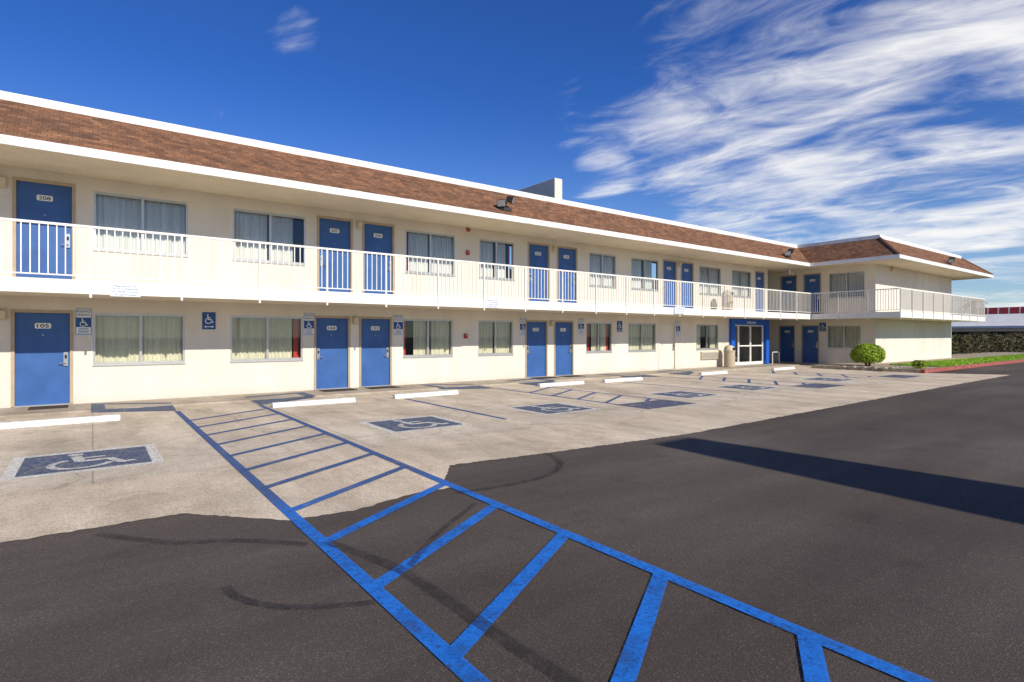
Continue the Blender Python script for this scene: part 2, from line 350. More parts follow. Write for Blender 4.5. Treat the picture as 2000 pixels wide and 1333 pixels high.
def fas(mb,z0,z1,o,t):
    mb.box(GR,-12,XS-o,YS-o-t,YS-o,z0,z1)
    mb.box(GR,XS-o-t,XS-o,YN-o-t,YS-o-t,z0,z1)
    mb.box(GR,XS-o,XN+o+t,YN-o-t,YN-o,z0,z1)
    mb.box(GR,XN+o,XN+o+t,YN-o,24,z0,z1)
fas(b,ZE-.03,ZE+.14,-.03,.035)
b.build('fascia',M['white'],R)
b=MB()
b.box(GR,-12,XS-.004,YB-.025,YB-.004,ZS0-.01,ZS1+.01); b.box(GR,XS-.025,XS-.004,YN-.025,YB-.026,ZS0-.01,ZS1+.01); b.box(GR,XS-.004,42.22,YN-.025,YN-.004,ZS0-.01,ZS1+.01)
b.build('balcony_edge',M['rail'],R)
zt=6.28; st=1.3; ze=ZE+.13; sl=math.hypot(st,zt-ze)
b=MB()
b.face([(-12,YS,ze),(XS,YS,ze),(XS+st,YS+st,zt),(-12,YS+st,zt)],0,[(-12,0),(XS,0),(XS+st,sl),(-12,sl)])
b.face([(XS,YS,ze),(XS,YN,ze),(XS+st,YN+st,zt),(XS+st,YS+st,zt)],0,[(-YS,0),(-YN,0),(-YN-st,sl),(-YS-st,sl)])
b.face([(XS,YN,ze),(XN,YN,ze),(XN-st,YN+st,zt),(XS+st,YN+st,zt)],0,[(XS,0),(XN,0),(XN-st,sl),(XS+st,sl)])
b.face([(XN,YN,ze),(XN,24,ze),(XN-st,24,zt),(XN-st,YN+st,zt)],0,[(YN,0),(24,0),(24,sl),(YN+st,sl)])
b.face([(-12,YS+st,zt),(XS+st,YS+st,zt),(XS+st,24,zt),(-12,24,zt)],0,[(0,0)]*4)
b.face([(XS+st,YN+st,zt),(XN-st,YN+st,zt),(XN-st,24,zt),(XS+st,24,zt)],0,[(0,0)]*4)
b.build('roof',M['shingle'],R,recalc=False)
b=MB(); a0,a1=zt-.05,zt+.13; yc=YS+st-.05; xc=XS+st-.05; yn=YN+st-.05; xn=XN-st+.05
b.box(GR,-12,xc,yc,yc+.16,a0,a1); b.box(GR,xc,xc+.16,yn,yc+.16,a0,a1); b.box(GR,xc+.16,xn,yn,yn+.16,a0,a1); b.box(GR,xn-.16,xn,yn+.16,24,a0,a1)
b.build('roof_cap',M['white'],R)
hipm=mk('ridge shingles',(.22,.115,.07),.95,.3,14)
for p,q in (((XS,YN,ze),(XS+st,YN+st,zt)),((XN,YN,ze),(XN-st,YN+st,zt))):
    p,q=Vector(p),Vector(q); b=MB()
    b.tube([p+(q-p)*t+Vector((0,0,.01)) for t in (.02,.5,.97)],.06,0,6)
    b.build('hip_ridge',hipm,R)
b=MB(); b.box(GR,13.55,13.92,15.5,22,6.0,7.32)
b.build('parapet',M['wall'],R,bevel=.02)
def door(fr,d):
    u0,u1,z0,z1,num,sd=d; w=.055
    b=MB(); b.box(fr,u0+.005,u1-.005,z0+.012,z1-.005,-.085,-.045)
    o=b.build('door',M['door'] if num else M['wall'],R)
    b=MB()
    b.box(fr,u0-w,u0+.004,z0,z1+w,-.10,.018); b.box(fr,u1-.004,u1+w,z0,z1+w,-.10,.018); b.box(fr,u0+.004,u1-.004,z1-.004,z1+w,-.10,.018)
    b.box(fr,u0+.004,u1-.004,z0-.01,z0+.012,-.10,.03,1)
    b.build('door_frame',[M['trim'] if num else M['wall'],M['alu']],o)
    hu=u1-.075 if sd=='R' else u0+.075; s=-1 if sd=='R' else 1; hz=z0+.94
    b=MB(); b.box(fr,hu-.038,hu+.038,hz-.11,hz+.19,-.045,-.012); b.box(fr,hu-.02,hu+.02,hz+.05,hz+.13,-.012,-.004,1)
    b.tube([fr.p(hu,hz-.04,-.012),fr.p(hu,hz-.04,.035),fr.p(hu+s*.02,hz-.045,.04),fr.p(hu+s*.12,hz-.045,.038)],.011)
    b.build('handle',[M['steel'],M['black']],o)
    if num:
        cx=(u0+u1)/2; pz=z0+1.70 if z0<1 else z0+1.86; b=MB(); hw,hh=.135,.06
        pts=[]
        for sx,sy,a0 in ((1,1,0),(-1,1,90),(-1,-1,180),(1,-1,270)):
            for k in range(5):
                a=math.radians(a0+k*22.5); pts.append((cx+sx*(hw-.03)+.03*math.cos(a),pz+sy*(hh-.03)+.03*math.sin(a)))
        P=[fr.p(x,y,-.036) for x,y in pts]; Q=[fr.p(x,y,-.045) for x,y in pts]; n=len(pts)
        b.mesh(P+Q,[tuple(range(n))]+[(i,(i+1)%n,n+(i+1)%n,n+i) for i in range(n)],0)
        b.text(fr,num,cx,pz,-.034,width=.20,height=.08,m=1)
        b.build('number_plate',[M['plate'],M['ink']],o,recalc=False)
        b=MB(); b.disc(fr,cx,z0+1.5,-.043,.012); b.build('peephole',M['steel'],o,recalc=False)
for d in DM: door(MAIN,d)
for d in DWl: door(WL,d)
def window(fr,w):
    u0,u1,z0,z1,stl=w; um=(u0+u1)/2; W=u1-u0
    b=MB(); t=.04
    b.box(fr,u0,u0+t,z0,z1,-.10,-.015); b.box(fr,u1-t,u1,z0,z1,-.10,-.015); b.box(fr,u0+t,u1-t,z0,z0+t,-.10,-.01); b.box(fr,u0+t,u1-t,z1-t,z1,-.10,-.015)
    b.box(fr,um-.028,um+.028,z0+t,z1-t,-.095,-.03)
    for a,c in ((u0+t,um-.028),(um+.028,u1-t)):
        b.box(fr,a,c,z0+t,z0+t+.02,-.085,-.04); b.box(fr,a,c,z1-t-.02,z1-t,-.085,-.04)
    b.box(fr,u0-.015,u1+.015,z0-.03,z0-.002,-.02,.022)
    o=b.build('window',M['alu'],R)
    for a,c in ((u0+t,um-.028),(um+.028,u1-t)):
        b=MB(); b.rect(fr,a,c,z0+t+.02,z1-t-.02,-.065); b.build('pane',M['glass'],o,recalc=False)
    spans={0:[(0,.485),(.515,1)],1:[(.24,.56),(.60,1)],2:[(0,.50),(.53,.86)],3:[(0,1)],4:[(0,.30),(.75,1)],5:[(0,.46),(.52,.82)],6:[(0,.47),(.52,.84)],7:[(.1,.48),(.54,1)],8:[(.30,.60),(.66,.86)]}[stl]
    cm=M['curt'] if z0<2 else M['curt2']
    for a,c in spans:
        a,c=u0+a*W,u0+c*W; n=max(12,int((c-a)/.014)); ph=random.uniform(0,6); b=MB(); vs=[]; wl=random.uniform(.085,.11)
        for i in range(n+1):
            u=a+(c-a)*i/n; k=.024*math.sin(u*6.283/wl+ph+.8*math.sin(u*5+ph))+.008*math.sin(u*31)
            vs+=[fr.p(u,z0-.02,-.16+k*1.15),fr.p(u,z1+.02,-.16+k*.7)]
        b.mesh(vs,[(2*i,2*i+2,2*i+3,2*i+1) for i in range(n)]); b.build('curtain',cm,o,smooth=True,recalc=False)
    b=MB(); b.rect(fr,u0-.35,u1+.35,z0-.3,z1+.28,-.8,0)  # near-black backing panel, stands in for the unlit room behind the glass
    if stl in (1,7): b.rect(fr,u0+.05,u0+(.15 if stl==1 else .11),z0,z1,-.13,1)
    if stl==2: b.rect(fr,u1-.20,u1-.07,z0,z1,-.15,1)
    if stl==5: b.rect(fr,u1-.15,u1-.08,z0,z1,-.15,1)
    if stl==8: b.rect(fr,u0+.24,u0+.36,z0,z1,-.20,1); b.rect(fr,u1-.18,u1-.07,z0,z1,-.15,1)
    b.build('room_backing',[M['dark'],M['red']],o,recalc=False)
for w in WM: window(MAIN,w)
for w in WWl: window(WL,w)
b=MB(); b.box(MAIN,AC[0],AC[1],AC[2],AC[3],.002,.09)
o=b.build('air_conditioner',M['beige'],R,bevel=.01)
b=MB()
for k in range(9): z=AC[2]+.04+k*.032; b.box(MAIN,AC[0]+.04,AC[1]-.04,z,z+.014,.091,.105)
b.build('grille',M['louvre'],o)
b=MB(); b.box(MAIN,24.92,25.2,.04,ZS0-.01,.0,.16); b.box(MAIN,28.08,28.36,.04,ZS0-.01,.0,.16); b.box(MAIN,25.2,28.08,2.06,ZS0-.01,.0,.16)
o=b.build('entrance_portal',M['portal'],R,bevel=.012)
b=MB(); b.text(MAIN,'welcome',26.65,2.20,.166,height=.16); b.build('lettering',M['swhite'],o,recalc=False)
e0,e1=25.2,28.08
for nm,a,c in (('sidelight',e0,e0+.6),('door_leaf',e0+.6,e0+1.7),('door_leaf',e0+1.7,e1)):
    b=MB(); t=.06
    b.box(MAIN,a+.01,a+t,.06,2.08,-.09,-.03); b.box(MAIN,c-t,c-.01,.06,2.08,-.09,-.03); b.box(MAIN,a+t,c-t,.06,.2,-.09,-.03); b.box(MAIN,a+t,c-t,2.0,2.08,-.09,-.03)
    if nm=='door_leaf': b.box(MAIN,a+t,c-t,.98,1.04,-.09,-.01)
    b.rect(MAIN,a+t,c-t,.2,2.0,-.06,1)
    b.build(nm,[M['white'],M['glass']],o,recalc=False)
b=MB(); b.rect(MAIN,24.9,28.4,0,2.3,-1.4); b.build('room_backing',mk('lobby wall',(.50,.43,.32),.8,.2,1),o,recalc=False)
def railing(fr,a,c,n0=.03,k=12):
    n=max(1,round((c-a)/1.51)); 
    L=(c-a)/n
    for i in range(n):
        u0=a+i*L; u1=u0+L; b=MB()
        b.box(fr,u0,u1,3.635,3.68,n0-.022,n0+.022); b.box(fr,u0,u1,2.685,2.71,n0-.012,n0+.012)
        for j in range(1,k):
            u=u0+L*j/k; b.box(fr,u-.0095,u+.0095,2.71,3.635,n0-.0095,n0+.0095)
        o=b.build('railing_panel',M['rail'],R)
        b=MB(); b.box(fr,u0-.02,u0+.02,2.28,3.636,n0-.0215,n0+.0215)
        b.build('post',M['rail'],o)
RB=F((0,YB,0),(1,0,0),(0,0,1),(0,-1,0)); railing(RB,-.23-1.51*7,-.23+1.51*19.5-.02)
RL=F((XS,0,0),(0,-1,0),(0,0,1),(-1,0,0)); railing(RL,-YB,-YN)
RE=F((0,YN,0),(1,0,0),(0,0,1),(0,-1,0)); railing(RE,XS,42.1)
RR=F((42.1,0,0),(0,1,0),(0,0,1),(1,0,0)); railing(RR,YN,YE)

# ---------------------------------------------------------------- signs
def isa(mb,fr,u,v,sz,n,m,dn=.0006):
    f=lambda x,y:(u+(x-.5)*sz,v+(y-.5)*sz)
    mb.disc(fr,*f(.39,.88),n,.075*sz,m)
    S=[([(.395,.77),(.44,.42)],.10),([(.41,.63),(.66,.63)],.07),([(.42,.44),(.71,.44)],.085),([(.69,.46),(.81,.15)],.085),([(.79,.15),(.92,.20)],.075)]
    for i,(p,w) in enumerate(S): mb.stroke(fr,[f(*q) for q in p],w*sz,n+dn*(i+1),m)
    arc=[f(.45+.26*math.cos(math.radians(a)),.31+.26*math.sin(math.radians(a))) for a in range(118,352,9)]
    mb.stroke(fr,arc,.075*sz,n+dn*7,m)
def reserved(px0,px1,py0,py1,label):
    u0,u1=fx(px0),fx(px1); pm=(px0+px1)/2; z1,z0=fz(pm,py0),fz(pm,py1); w=u1-u0; h=z1-z0; um=(u0+u1)/2
    t=thing('parking_sign',label,'sign',(um,D,z0),'reserved parking signs on the wall')
    b=MB(); b.box(MAIN,u0,u1,z0,z1,.002,.012); b.build('sign_panel',M['swhite'],t)
    b=MB(); b.rect(MAIN,u0+.03*w,u1-.03*w,z0+.3*h,z0+.66*h,.0135)
    b.stroke(MAIN,[(u0+.03*w,z0+.02*h),(u1-.03*w,z0+.02*h)],.018*h,.0145); b.stroke(MAIN,[(u0+.03*w,z1-.02*h),(u1-.03*w,z1-.02*h)],.018*h,.0145)
    b.stroke(MAIN,[(u0+.03*w,z0+.02*h),(u0+.03*w,z1-.02*h)],.03*w,.0155); b.stroke(MAIN,[(u1-.03*w,z0+.02*h),(u1-.03*w,z1-.02*h)],.03*w,.0155)
    b.build('blue_field',M['sblue'],t,recalc=False)
    b=MB(); b.text(MAIN,'RESERVED',um,z1-.11*h,.014,width=.84*w,height=.09*h); b.text(MAIN,'PARKING',um,z1-.24*h,.014,width=.8*w,height=.09*h)
    for k in range(4): b.rect(MAIN,um-(.34-.04*(k%2))*w,um+(.34-.04*(k%2))*w,z0+(.07+.055*k)*h,z0+(.09+.055*k)*h,.014)
    b.build('lettering',M['sblue'],t,recalc=False)
    b=MB(); isa(b,MAIN,um,z0+.48*h,.33*h,.015,0); b.build('wheelchair_symbol',M['swhite'],t,recalc=False)
for a in ((147,179,603,655,'reserved parking sign on the wall just right of door 105'),(593,614,612,655,'reserved parking sign just left of door 104'),(768,787,616,655,'reserved parking sign just right of door 103'),
          (1015,1028,621,655,'reserved parking sign just left of door 102'),(1129,1140,622,652,'reserved parking sign just right of door 101'),(1318,1328,627,657,'reserved parking sign right of the cream service door')): reserved(*a)
def access(fr,u,z,s,label,org):
    t=thing('accessible_sign',label,'sign',org,'blue wheelchair route signs')
    b=MB(); b.box(fr,u-s*.42,u+s*.42,z-s*.6,z+s*.6,.002,.012); b.build('sign_panel',M['sblue'],t)
    b=MB(); isa(b,fr,u,z+s*.13,s*.72,.0135,0)
    b.stroke(fr,[(u-.2*s,z-.42*s),(u+.2*s,z-.42*s)],.05*s,.0135)
    for q in (-1,1): b.face([fr.p(u+q*.32*s,z-.42*s,.014),fr.p(u+q*.18*s,z-.34*s,.014),fr.p(u+q*.18*s,z-.50*s,.014)])
    b.build('wheelchair_symbol',M['swhite'],t,recalc=False)
access(MAIN,fx(408),fz(408,627),.35,'blue wheelchair sign with arrow between the two windows right of door 105',(fx(408),D,1.6))
access(MAIN,fx(1210),fz(1210,638),.36,'blue wheelchair sign on the wall right of door 101',(fx(1210),D,1.6))
access(WL,-wy(1607),1.98,.38,'blue wheelchair sign on the far wing beside its ground floor window',(XW,wy(1607),1.7))
def notice(px0,px1,py0,py1,label):
    Y=YB-.03; u0,u1=fx(px0,Y),fx(px1,Y); pm=(px0+px1)/2; z1,z0=fz(pm,py0,Y),fz(pm,py1,Y); um=(u0+u1)/2; fr=F((0,Y,0),(1,0,0),(0,0,1),(0,-1,0))
    t=thing('notice_board',label,'sign',(um,Y,z0),'white notices on the balcony edge')
    b=MB(); b.box(fr,u0,u1,z0,z1,.028,.038); b.build('sign_panel',M['swhite'],t)
    b=MB(); h=z1-z0
    for k,s in enumerate(('Please Lock Your Car','We are not Responsible','For Damage To Vehicles','Or Loss of Contents')): b.text(fr,s,um,z1-h*(.16+.23*k),.0395,height=h*.15,width=(u1-u0)*(.72,.84,.86,.72)[k])
    b.build('lettering',M['sblue'],t,recalc=False)
notice(215,274,556,580,'white four line notice on the balcony edge near door 105')
notice(946,974,584,602,'white notice on the balcony edge, above the space left of door 102')
notice(1316,1336,600,614,'white notice on the balcony edge above the cream service door')

# ---------------------------------------------------------------- wall fixtures
def sconce(px,z,label,fr=MAIN,u=None):
    u=fx(px) if u is None else u
    t=thing('wall_light',label,'wall light',fr.p(u,z,0),'beige wall lights')
    b=MB(); b.box(fr,u-.085,u+.085,z-.12,z+.12,.002,.05); b.build('back_box',M['beige'],t,bevel=.01)
    b=MB(); b.mesh([fr.p(u+x,z+y,n) for x,y,n in ((-.07,-.1,.05),(.07,-.1,.05),(.07,.09,.05),(-.07,.09,.05),(-.06,-.08,.10),(.06,-.08,.10),(.06,.07,.15),(-.06,.07,.15))],[(0,1,5,4),(1,2,6,5),(2,3,7,6),(3,0,4,7),(4,5,6,7)])
    b.build('diffuser',M['amber'] if 'amber' in label else M['beige'],t,bevel=.008)
for px,z,l in ((4,4.72,'beige wall light left of door 208'),(701,4.72,'beige wall light between doors 207 and 206'),(1081,4.72,'beige wall light between doors 205 and 204'),(1326,4.72,'beige wall light between doors 203 and 202'),
               (4,1.98,'beige wall light left of door 105'),(693,1.98,'beige wall light between doors 104 and 103'),(1076,1.98,'beige wall light between doors 102 and 101')): sconce(px,z,l)
sconce(0,4.93,'amber wall light high on the end wall of the far wing',WE,32.8)
def alarm(px,py,label):
    u,z=fx(px),fz(px,py); t=thing('fire_alarm',label,'fire alarm',MAIN.p(u,z,0),'red fire alarms')
    b=MB(); b.box(MAIN,u-.065,u+.065,z-.075,z+.075,.002,.05); b.build('alarm_box',M['alarm'],t,bevel=.008)
    b=MB(); b.box(MAIN,u-.035,u+.035,z+.0,z+.05,.051,.07); b.build('strobe_lens',M['lens'],t)
alarm(914,448,'upper red fire alarm on the balcony wall between two windows'); alarm(913,494,'lower red fire alarm on the balcony wall behind the railing'); alarm(909,657,'red fire alarm on the ground floor wall between two windows')
def flood(X,Y,Z,label,s=1.0):
    t=thing('floodlight',label,'floodlight',(X,Y,Z),'floodlights on the eave')
    b=MB(); b.box(GR,X-.22*s,X+.22*s,Y-.06,Y+.12,Z-.06,Z+.05*s); b.tube([(X,Y,Z+.04),(X,Y-.08*s,Z+.22*s)],.03*s); b.build('bracket',M['bronze'],t)
    for sg,az in ((1,.75),(-1,-.9)):
        d=Vector((math.sin(az),-math.cos(az),-.35)).normalized(); r=Vector((0,0,1)).cross(d).normalized(); up=d.cross(r)
        c=Vector((X+sg*.16*s,Y-.08*s,Z+(.30 if sg>0 else .16)*s)); fr=F(c,r,up,d)
        b=MB(); P=[fr.p(x*.08*s,y*.07*s,-.12*s) for x,y in ((-1,-1),(1,-1),(1,1),(-1,1))]+[fr.p(x*.14*s,y*.11*s,.10*s) for x,y in ((-1,-1),(1,-1),(1,1),(-1,1))]
        b.mesh(P,[(0,3,2,1),(0,1,5,4),(1,2,6,5),(2,3,7,6),(3,0,4,7)]); b.rect(fr,-.125*s,.125*s,-.095*s,.095*s,.095*s,1)
        b.tube([c-d*.05*s,(X,Y-.06*s,Z+.18*s)],.022*s)
        b.build('lamp_head',[M['bronze'],M['lens']],t)
flood(fx(986,YS+.25),YS+.25,ze+.24,'twin floodlight on the shingled eave above doors 205 and 206',1.0)
flood(fx(1538,YS+.2),YS+.2,ze+.2,'twin floodlight on the eave where the far wing joins',1.0)
flood(fx(1861,YN),YN+.15,ze+.15,'small floodlight on the eave of the far wing end',.9)
t=thing('exit_sign','small white EXIT sign with red letters hung in the far passage','sign',(29.75,15.0,4.9))
fr=F((29.75,15.0,4.9),(1,0,0),(0,0,1),(0,-1,0)); b=MB(); b.box(fr,-.2,.2,-.12,.12,0,.05); b.box(fr,-.02,.02,.12,.17,.01,.04); b.build('sign_box',M['plate'],t)
b=MB(); b.text(fr,'EXIT',0,0,.053,width=.32,height=.15); b.build('lettering',M['alarm'],t,recalc=False)
def bin_(x,y,z,label):
    t=thing('litter_bin',label,'bin',(x,y,z)); b=MB(); b.lathe((x,y,z),[(.24,0),(.25,.03),(.25,.70),(.265,.72),(.265,.76)]); b.build('body',M['stone'],t,smooth=False)
    b=MB(); b.lathe((x,y,z),[(.26,.761),(.262,.80),(.23,.93),(.14,1.01),(.03,1.04)]); b.build('dome_lid',M['beige'],t,smooth=True)
    b=MB(); b.box(F((x,y,z),(1,0,0),(0,0,1),(0,-1,0)),-.10,.10,.80,.92,.215,.262); b.build('flap',M['black'],t)
bin_(24.15,15.1,.04,'tan litter bin with domed lid beside the blue entrance portal')
bin_(fx(1421,14.9),14.9,ZS1,'tan litter bin standing on the upper balcony behind the railing')
for px0,px1,n in ((60,135,'105'),(617,680,'104'),(705,762,'103'),(1028,1067,'102'),(1084,1118,'101')):
    b=MB(); b.box(GR,fx(px0),fx(px1),14.85,15.4,.0405,.052); tag(b.build('door_mat',M['mat'],None,loc=((fx(px0)+fx(px1))/2,15.1,.04)),'dark brown mat lying at the foot of door '+n,'mat','door mats')
b=MB(); pts=[(28.42,15.3,.04),(28.42,15.3,.60),(28.47,15.3,.66),(29.05,15.3,.66),(29.1,15.3,.60),(29.1,15.3,.04)]; b.tube(pts,.022)
tag(b.build('handrail',M['white'],None,loc=(28.75,15.3,.04)),'short white pipe handrail at the passage beside the entrance','handrail')

# ---------------------------------------------------------------- parking: wheel stops, paint
b=MB(); hw=.9
prof=[(-.085,0),(-.075,.06),(-.05,.105),(.05,.105),(.075,.06),(.085,0)]
vs=[Vector((x,y,z)) for x in (-hw,hw) for y,z in prof]; k=6
b.mesh(vs,[(i,i+1,k+i+1,k+i) for i in range(5)]+[(5,0,k,k+5),tuple(range(k)),tuple(range(2*k-1,k-1,-1))])
for x in (-.6,.6): b.disc(F((0,0,0),(1,0,0),(0,1,0),(0,0,1)),x,0,.107,.02,1,10)
ws=b.build('wheel_stop',[M['stop'],M['ink']],None,loc=(0,0,0),bevel=.012)
for i,(x,y,rz,l) in enumerate(((-.50,12.42,.012,'white wheel stop nearest the viewer, in front of door 105'),(3.95,12.58,-.02,'white wheel stop in front of door 104'),(6.75,12.62,.015,'white wheel stop right of door 103, third from the left'),
    (11.5,12.85,.0,'white wheel stop in front of doors 102 and 101'),(14.2,12.8,-.02,'white wheel stop fifth from the left, in front of the small ground floor window'),(19.6,12.95,.02,'white wheel stop left of the litter bin'),(24.7,12.8,0,'farthest white wheel stop, in front of the entrance portal'))):
    o=ws if i==0 else ws.copy()
    if i: COL.objects.link(o)
    o.location=(x,y,.006); o.rotation_euler=(0,0,rz); tag(o,l,'wheel stop','white wheel stops')
def aisle(x0,x1,ya,yb,ys,label,w=.10):
    b=MB(); z=.009
    for x in (x0,x1): b.rect(GR,x-w/2,x+w/2,ya,yb,z)
    y=ys
    while y<yb-.1:
        yl=y-.93*(x1-x0)/1.58
        if y>ya: 
            p=Vector((x0,yl)); q=Vector((x1,y))
            if yl<ya: p=p+(q-p)*((ya-yl)/(y-yl))
            b.stroke(GR,[p,q],w*1.05,z+.0015)
        y+=.925
    tag(b.build('access_aisle_marking',M['pblue'],None,loc=(0,0,0),recalc=False),label,'road marking','blue hatched access aisles')
aisle(1.37,2.95,-2.0,13.2,-.45,'large blue hatched aisle running from the foreground to the wall')
aisle(9.35,10.85,8.6,13.3,8.9,'blue hatched aisle on the concrete before doors 102 and 101',.09)
aisle(16.95,18.4,8.6,13.3,8.9,'blue hatched aisle farther along, before the service door',.09)
aisle(22.0,23.4,8.6,13.3,8.9,'farthest blue hatched aisle, near the entrance portal',.09)
b=MB(); b.rect(GR,6.02,6.12,8.3,12.45,.009); tag(b.build('stall_line',M['pblue'],None,loc=(0,0,0),recalc=False),'single blue stall line between the second and third wheelchair symbols','road marking')
b=MB(); b.rect(GR,13.9,13.99,8.4,12.5,.009); tag(b.build('stall_line',M['pblue'],None,loc=(0,0,0),recalc=False),'single blue stall line between the fourth and fifth wheelchair symbols','road marking')
def symbol(x,y,label,s=1.0):
    t=thing('wheelchair_marking',label,'road marking',(x,y,.006),'wheelchair symbols painted on the stalls')
    b=MB(); b.rect(GR,x-.75*s,x+.75*s,y-.72*s,y+.72*s,.009); b.build('border',M['border'],t,recalc=False)
    b=MB(); b.rect(GR,x-.63*s,x+.63*s,y-.59*s,y+.59*s,.0115); b.build('blue_field',M['symblue'],t,recalc=False)
    b=MB(); isa(b,GR,x,y,1.12*s,.014,0,.0004); b.build('wheelchair_symbol',M['symwhite'],t,recalc=False)
for x,y,l in ((-.05,8.68,'painted wheelchair symbol nearest the viewer, before door 105'),(4.5,8.85,'second painted wheelchair symbol, just right of the large hatched aisle'),(7.75,8.95,'third painted wheelchair symbol from the left'),
    (12.3,9.0,'fourth painted wheelchair symbol, past the second hatched aisle'),(15.45,9.1,'fifth painted wheelchair symbol from the left'),(20.5,9.05,'sixth painted wheelchair symbol, far down the row')): symbol(x,y,l)
for x,l in ((10.1,'plain blue painted patch at the end of the second hatched aisle'),(17.7,'plain blue painted patch at the end of the third hatched aisle'),(24.2,'farthest plain blue painted patch near the planted bed')):
    b=MB(); b.rect(GR,x-.85,x+.85,7.65,8.58,.009); tag(b.build('painted_patch',M['symblue'],None,loc=(0,0,0),recalc=False),l,'road marking','plain blue patches')
for i,(a,c) in enumerate(((1.37,2.95),(9.35,10.85),(16.95,18.4))):
    nm=('the large hatched aisle','the second hatched aisle','the third hatched aisle')[i]
    for sd,x,s in (('left',a,-1),('right',c,1)):
        b=MB(); b.face([(x+s*1.4,15.45,.046),(x+s*1.4,14.1,.046),(x,13.25,.0105),(x-s*.03,14.6,.046)] if s<0 else [(x,13.25,.0105),(x+1.5,14.1,.046),(x+1.5,15.2,.046),(x,14.9,.046)])
        b.face([(x+s*1.4,14.1,.045),(x,13.25,.0095),(x+s*1.4,13.95,.0065)])
        tag(b.build('ramp_flare',M['rampblue'],None,loc=(0,0,0),recalc=False),'faded blue ramp flare at the wall, %s of %s'%(sd,nm),'ramp')
def tm(pix,w):
    pts=[Vector(gp(*p)) for p in pix]; out=[]
    for i in range(len(pts)-1):
        p0=pts[max(i-1,0)];p1=pts[i];p2=pts[i+1];p3=pts[min(i+2,len(pts)-1)]
        for k in range(8):
            t=k/8; out.append(.5*((2*p1)+(p2-p0)*t+(2*p0-5*p1+4*p2-p3)*t*t+(3*p1-p0-3*p2+p3)*t**3))
    out.append(pts[-1]); b=MB(); b.stroke(GR,out,w,.0128); struct(b.build('tyre_mark',M['tyre'],recalc=False))
tm([(440,1150),(470,1172),(540,1188),(640,1188),(735,1180)],.06)
tm([(640,1062),(760,1105),(860,1165),(960,1235),(1130,1345)],.09)
tm([(190,1045),(330,1062),(470,1058),(600,1066)],.08)
tm([(890,965),(1000,948),(1075,928),(1095,905),(1070,888)],.08)
tm([(930,985),(850,1050),(800,1110)],.05)

# ---------------------------------------------------------------- planting and far things
b=MB(); poly=[(27.0,8.32),(60,8.32),(60,14),(42.2,14),(42.2,11.4),(30.9,11.4),(30.9,12.6),(26.9,12.6)]
b.face([(x,y,.15) for x,y in poly]); b.face([(27.0,8.32,.15),(26.9,12.6,.15),(26.9,12.6,0),(27.0,8.32,0)]); b.face([(26.9,12.6,.15),(30.9,12.6,.15),(30.9,12.6,0),(26.9,12.6,0)])
struct(b.build('planting_bed',M['soil'],recalc=False))
b=MB(); b.box(GR,26.95,60,8.15,8.318,0,.16); struct(b.build('kerb',M['kerbred'],bevel=.02))
b=MB()
for i in range(16000):
    x=29.8+30*random.random()**1.6; y=random.uniform(8.4,10.4); h=random.uniform(.04,.09); a=random.uniform(0,6.28); w=.02; dx,dy=math.cos(a)*w,math.sin(a)*w
    b.face([(x-dx,y-dy,.15),(x+dx,y+dy,.15),(x+random.uniform(-.04,.04),y+random.uniform(-.04,.04),.15+h)],random.randint(0,1))
o=b.build('grass',[M['grass'],M['grassb']],recalc=False); struct(o,'stuff'); tag(o,'strip of short bright green grass behind the red kerb','grass')
b=MB(); b.rect(GR,29.7,60,8.35,10.4,.153); struct(b.build('lawn_ground',mk('lawn ground',(.20,.33,.03),.9,.3,8)))
def leaves(b,c,r,n,size,mats,lump=.18,pw=.35,flat=.6):
    c=Vector(c); seeds=[(Vector((random.gauss(0,1),random.gauss(0,1),random.gauss(0,1))).normalized(),random.uniform(-lump,lump)) for _ in range(26)]
    for i in range(n):
        d=Vector((random.gauss(0,1),random.gauss(0,1),random.gauss(0,1))).normalized()
        if d.z<-.75: d.z=-d.z
        bu=sum(a*max(0,d.dot(s)-.7)*3 for s,a in seeds); rr=random.random()**pw; q=rr*(1+bu)
        p=c+Vector((d.x*r[0]*q,d.y*r[1]*q,d.z*r[2]*q))
        nrm=(d+Vector((random.gauss(0,flat),random.gauss(0,flat),random.gauss(0,flat)))).normalized(); a=nrm.orthogonal().normalized(); t=nrm.cross(a); an=random.uniform(0,6.28)
        e=a*math.cos(an)+t*math.sin(an); g=nrm.cross(e); s=size*random.uniform(.6,1.3)
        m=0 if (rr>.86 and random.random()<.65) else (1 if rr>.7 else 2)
        b.face([p-e*s,p+g*s*.45,p+e*s,p-g*s*.45],m)
def shrub(x,y,z,r,h,n,size,label,mats,name='shrub',lump=.06):
    t=thing(name,label,'shrub',(x,y,z)); b=MB(); leaves(b,(x,y,z+h*.52),(r,r,h*.5),n,size,mats,lump,.2,.55); b.build('foliage',mats,t,recalc=False)
    b=MB()
    for k in range(6): a=k*1.05; b.tube([(x+.05*math.cos(a),y+.05*math.sin(a),z-.03),(x+r*.4*math.cos(a),y+r*.4*math.sin(a),z+h*.5)],.02,0,5)
    b.build('stem',M['bark'],t)
LF=[M['leafa'],M['leafb'],M['leafc']]
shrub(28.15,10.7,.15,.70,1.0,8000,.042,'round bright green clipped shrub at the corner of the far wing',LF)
shrub(27.75,8.6,.15,.30,.36,700,.045,'small low shrub at the near end of the red kerb',LF,lump=.3)
HF=[M['hedgea'],M['hedgeb'],M['hedgec']]
t=thing('hedge','long dark brownish hedge beyond the far wing','hedge',(56,13.6,0)); b=MB()
for i in range(24): leaves(b,(45+i*1.1,13.6+random.uniform(-.2,.2),.80+random.uniform(-.12,.12)),(1.0,.8,.78+random.uniform(-.12,.12)),800,.10,HF,.3,.25,.8)
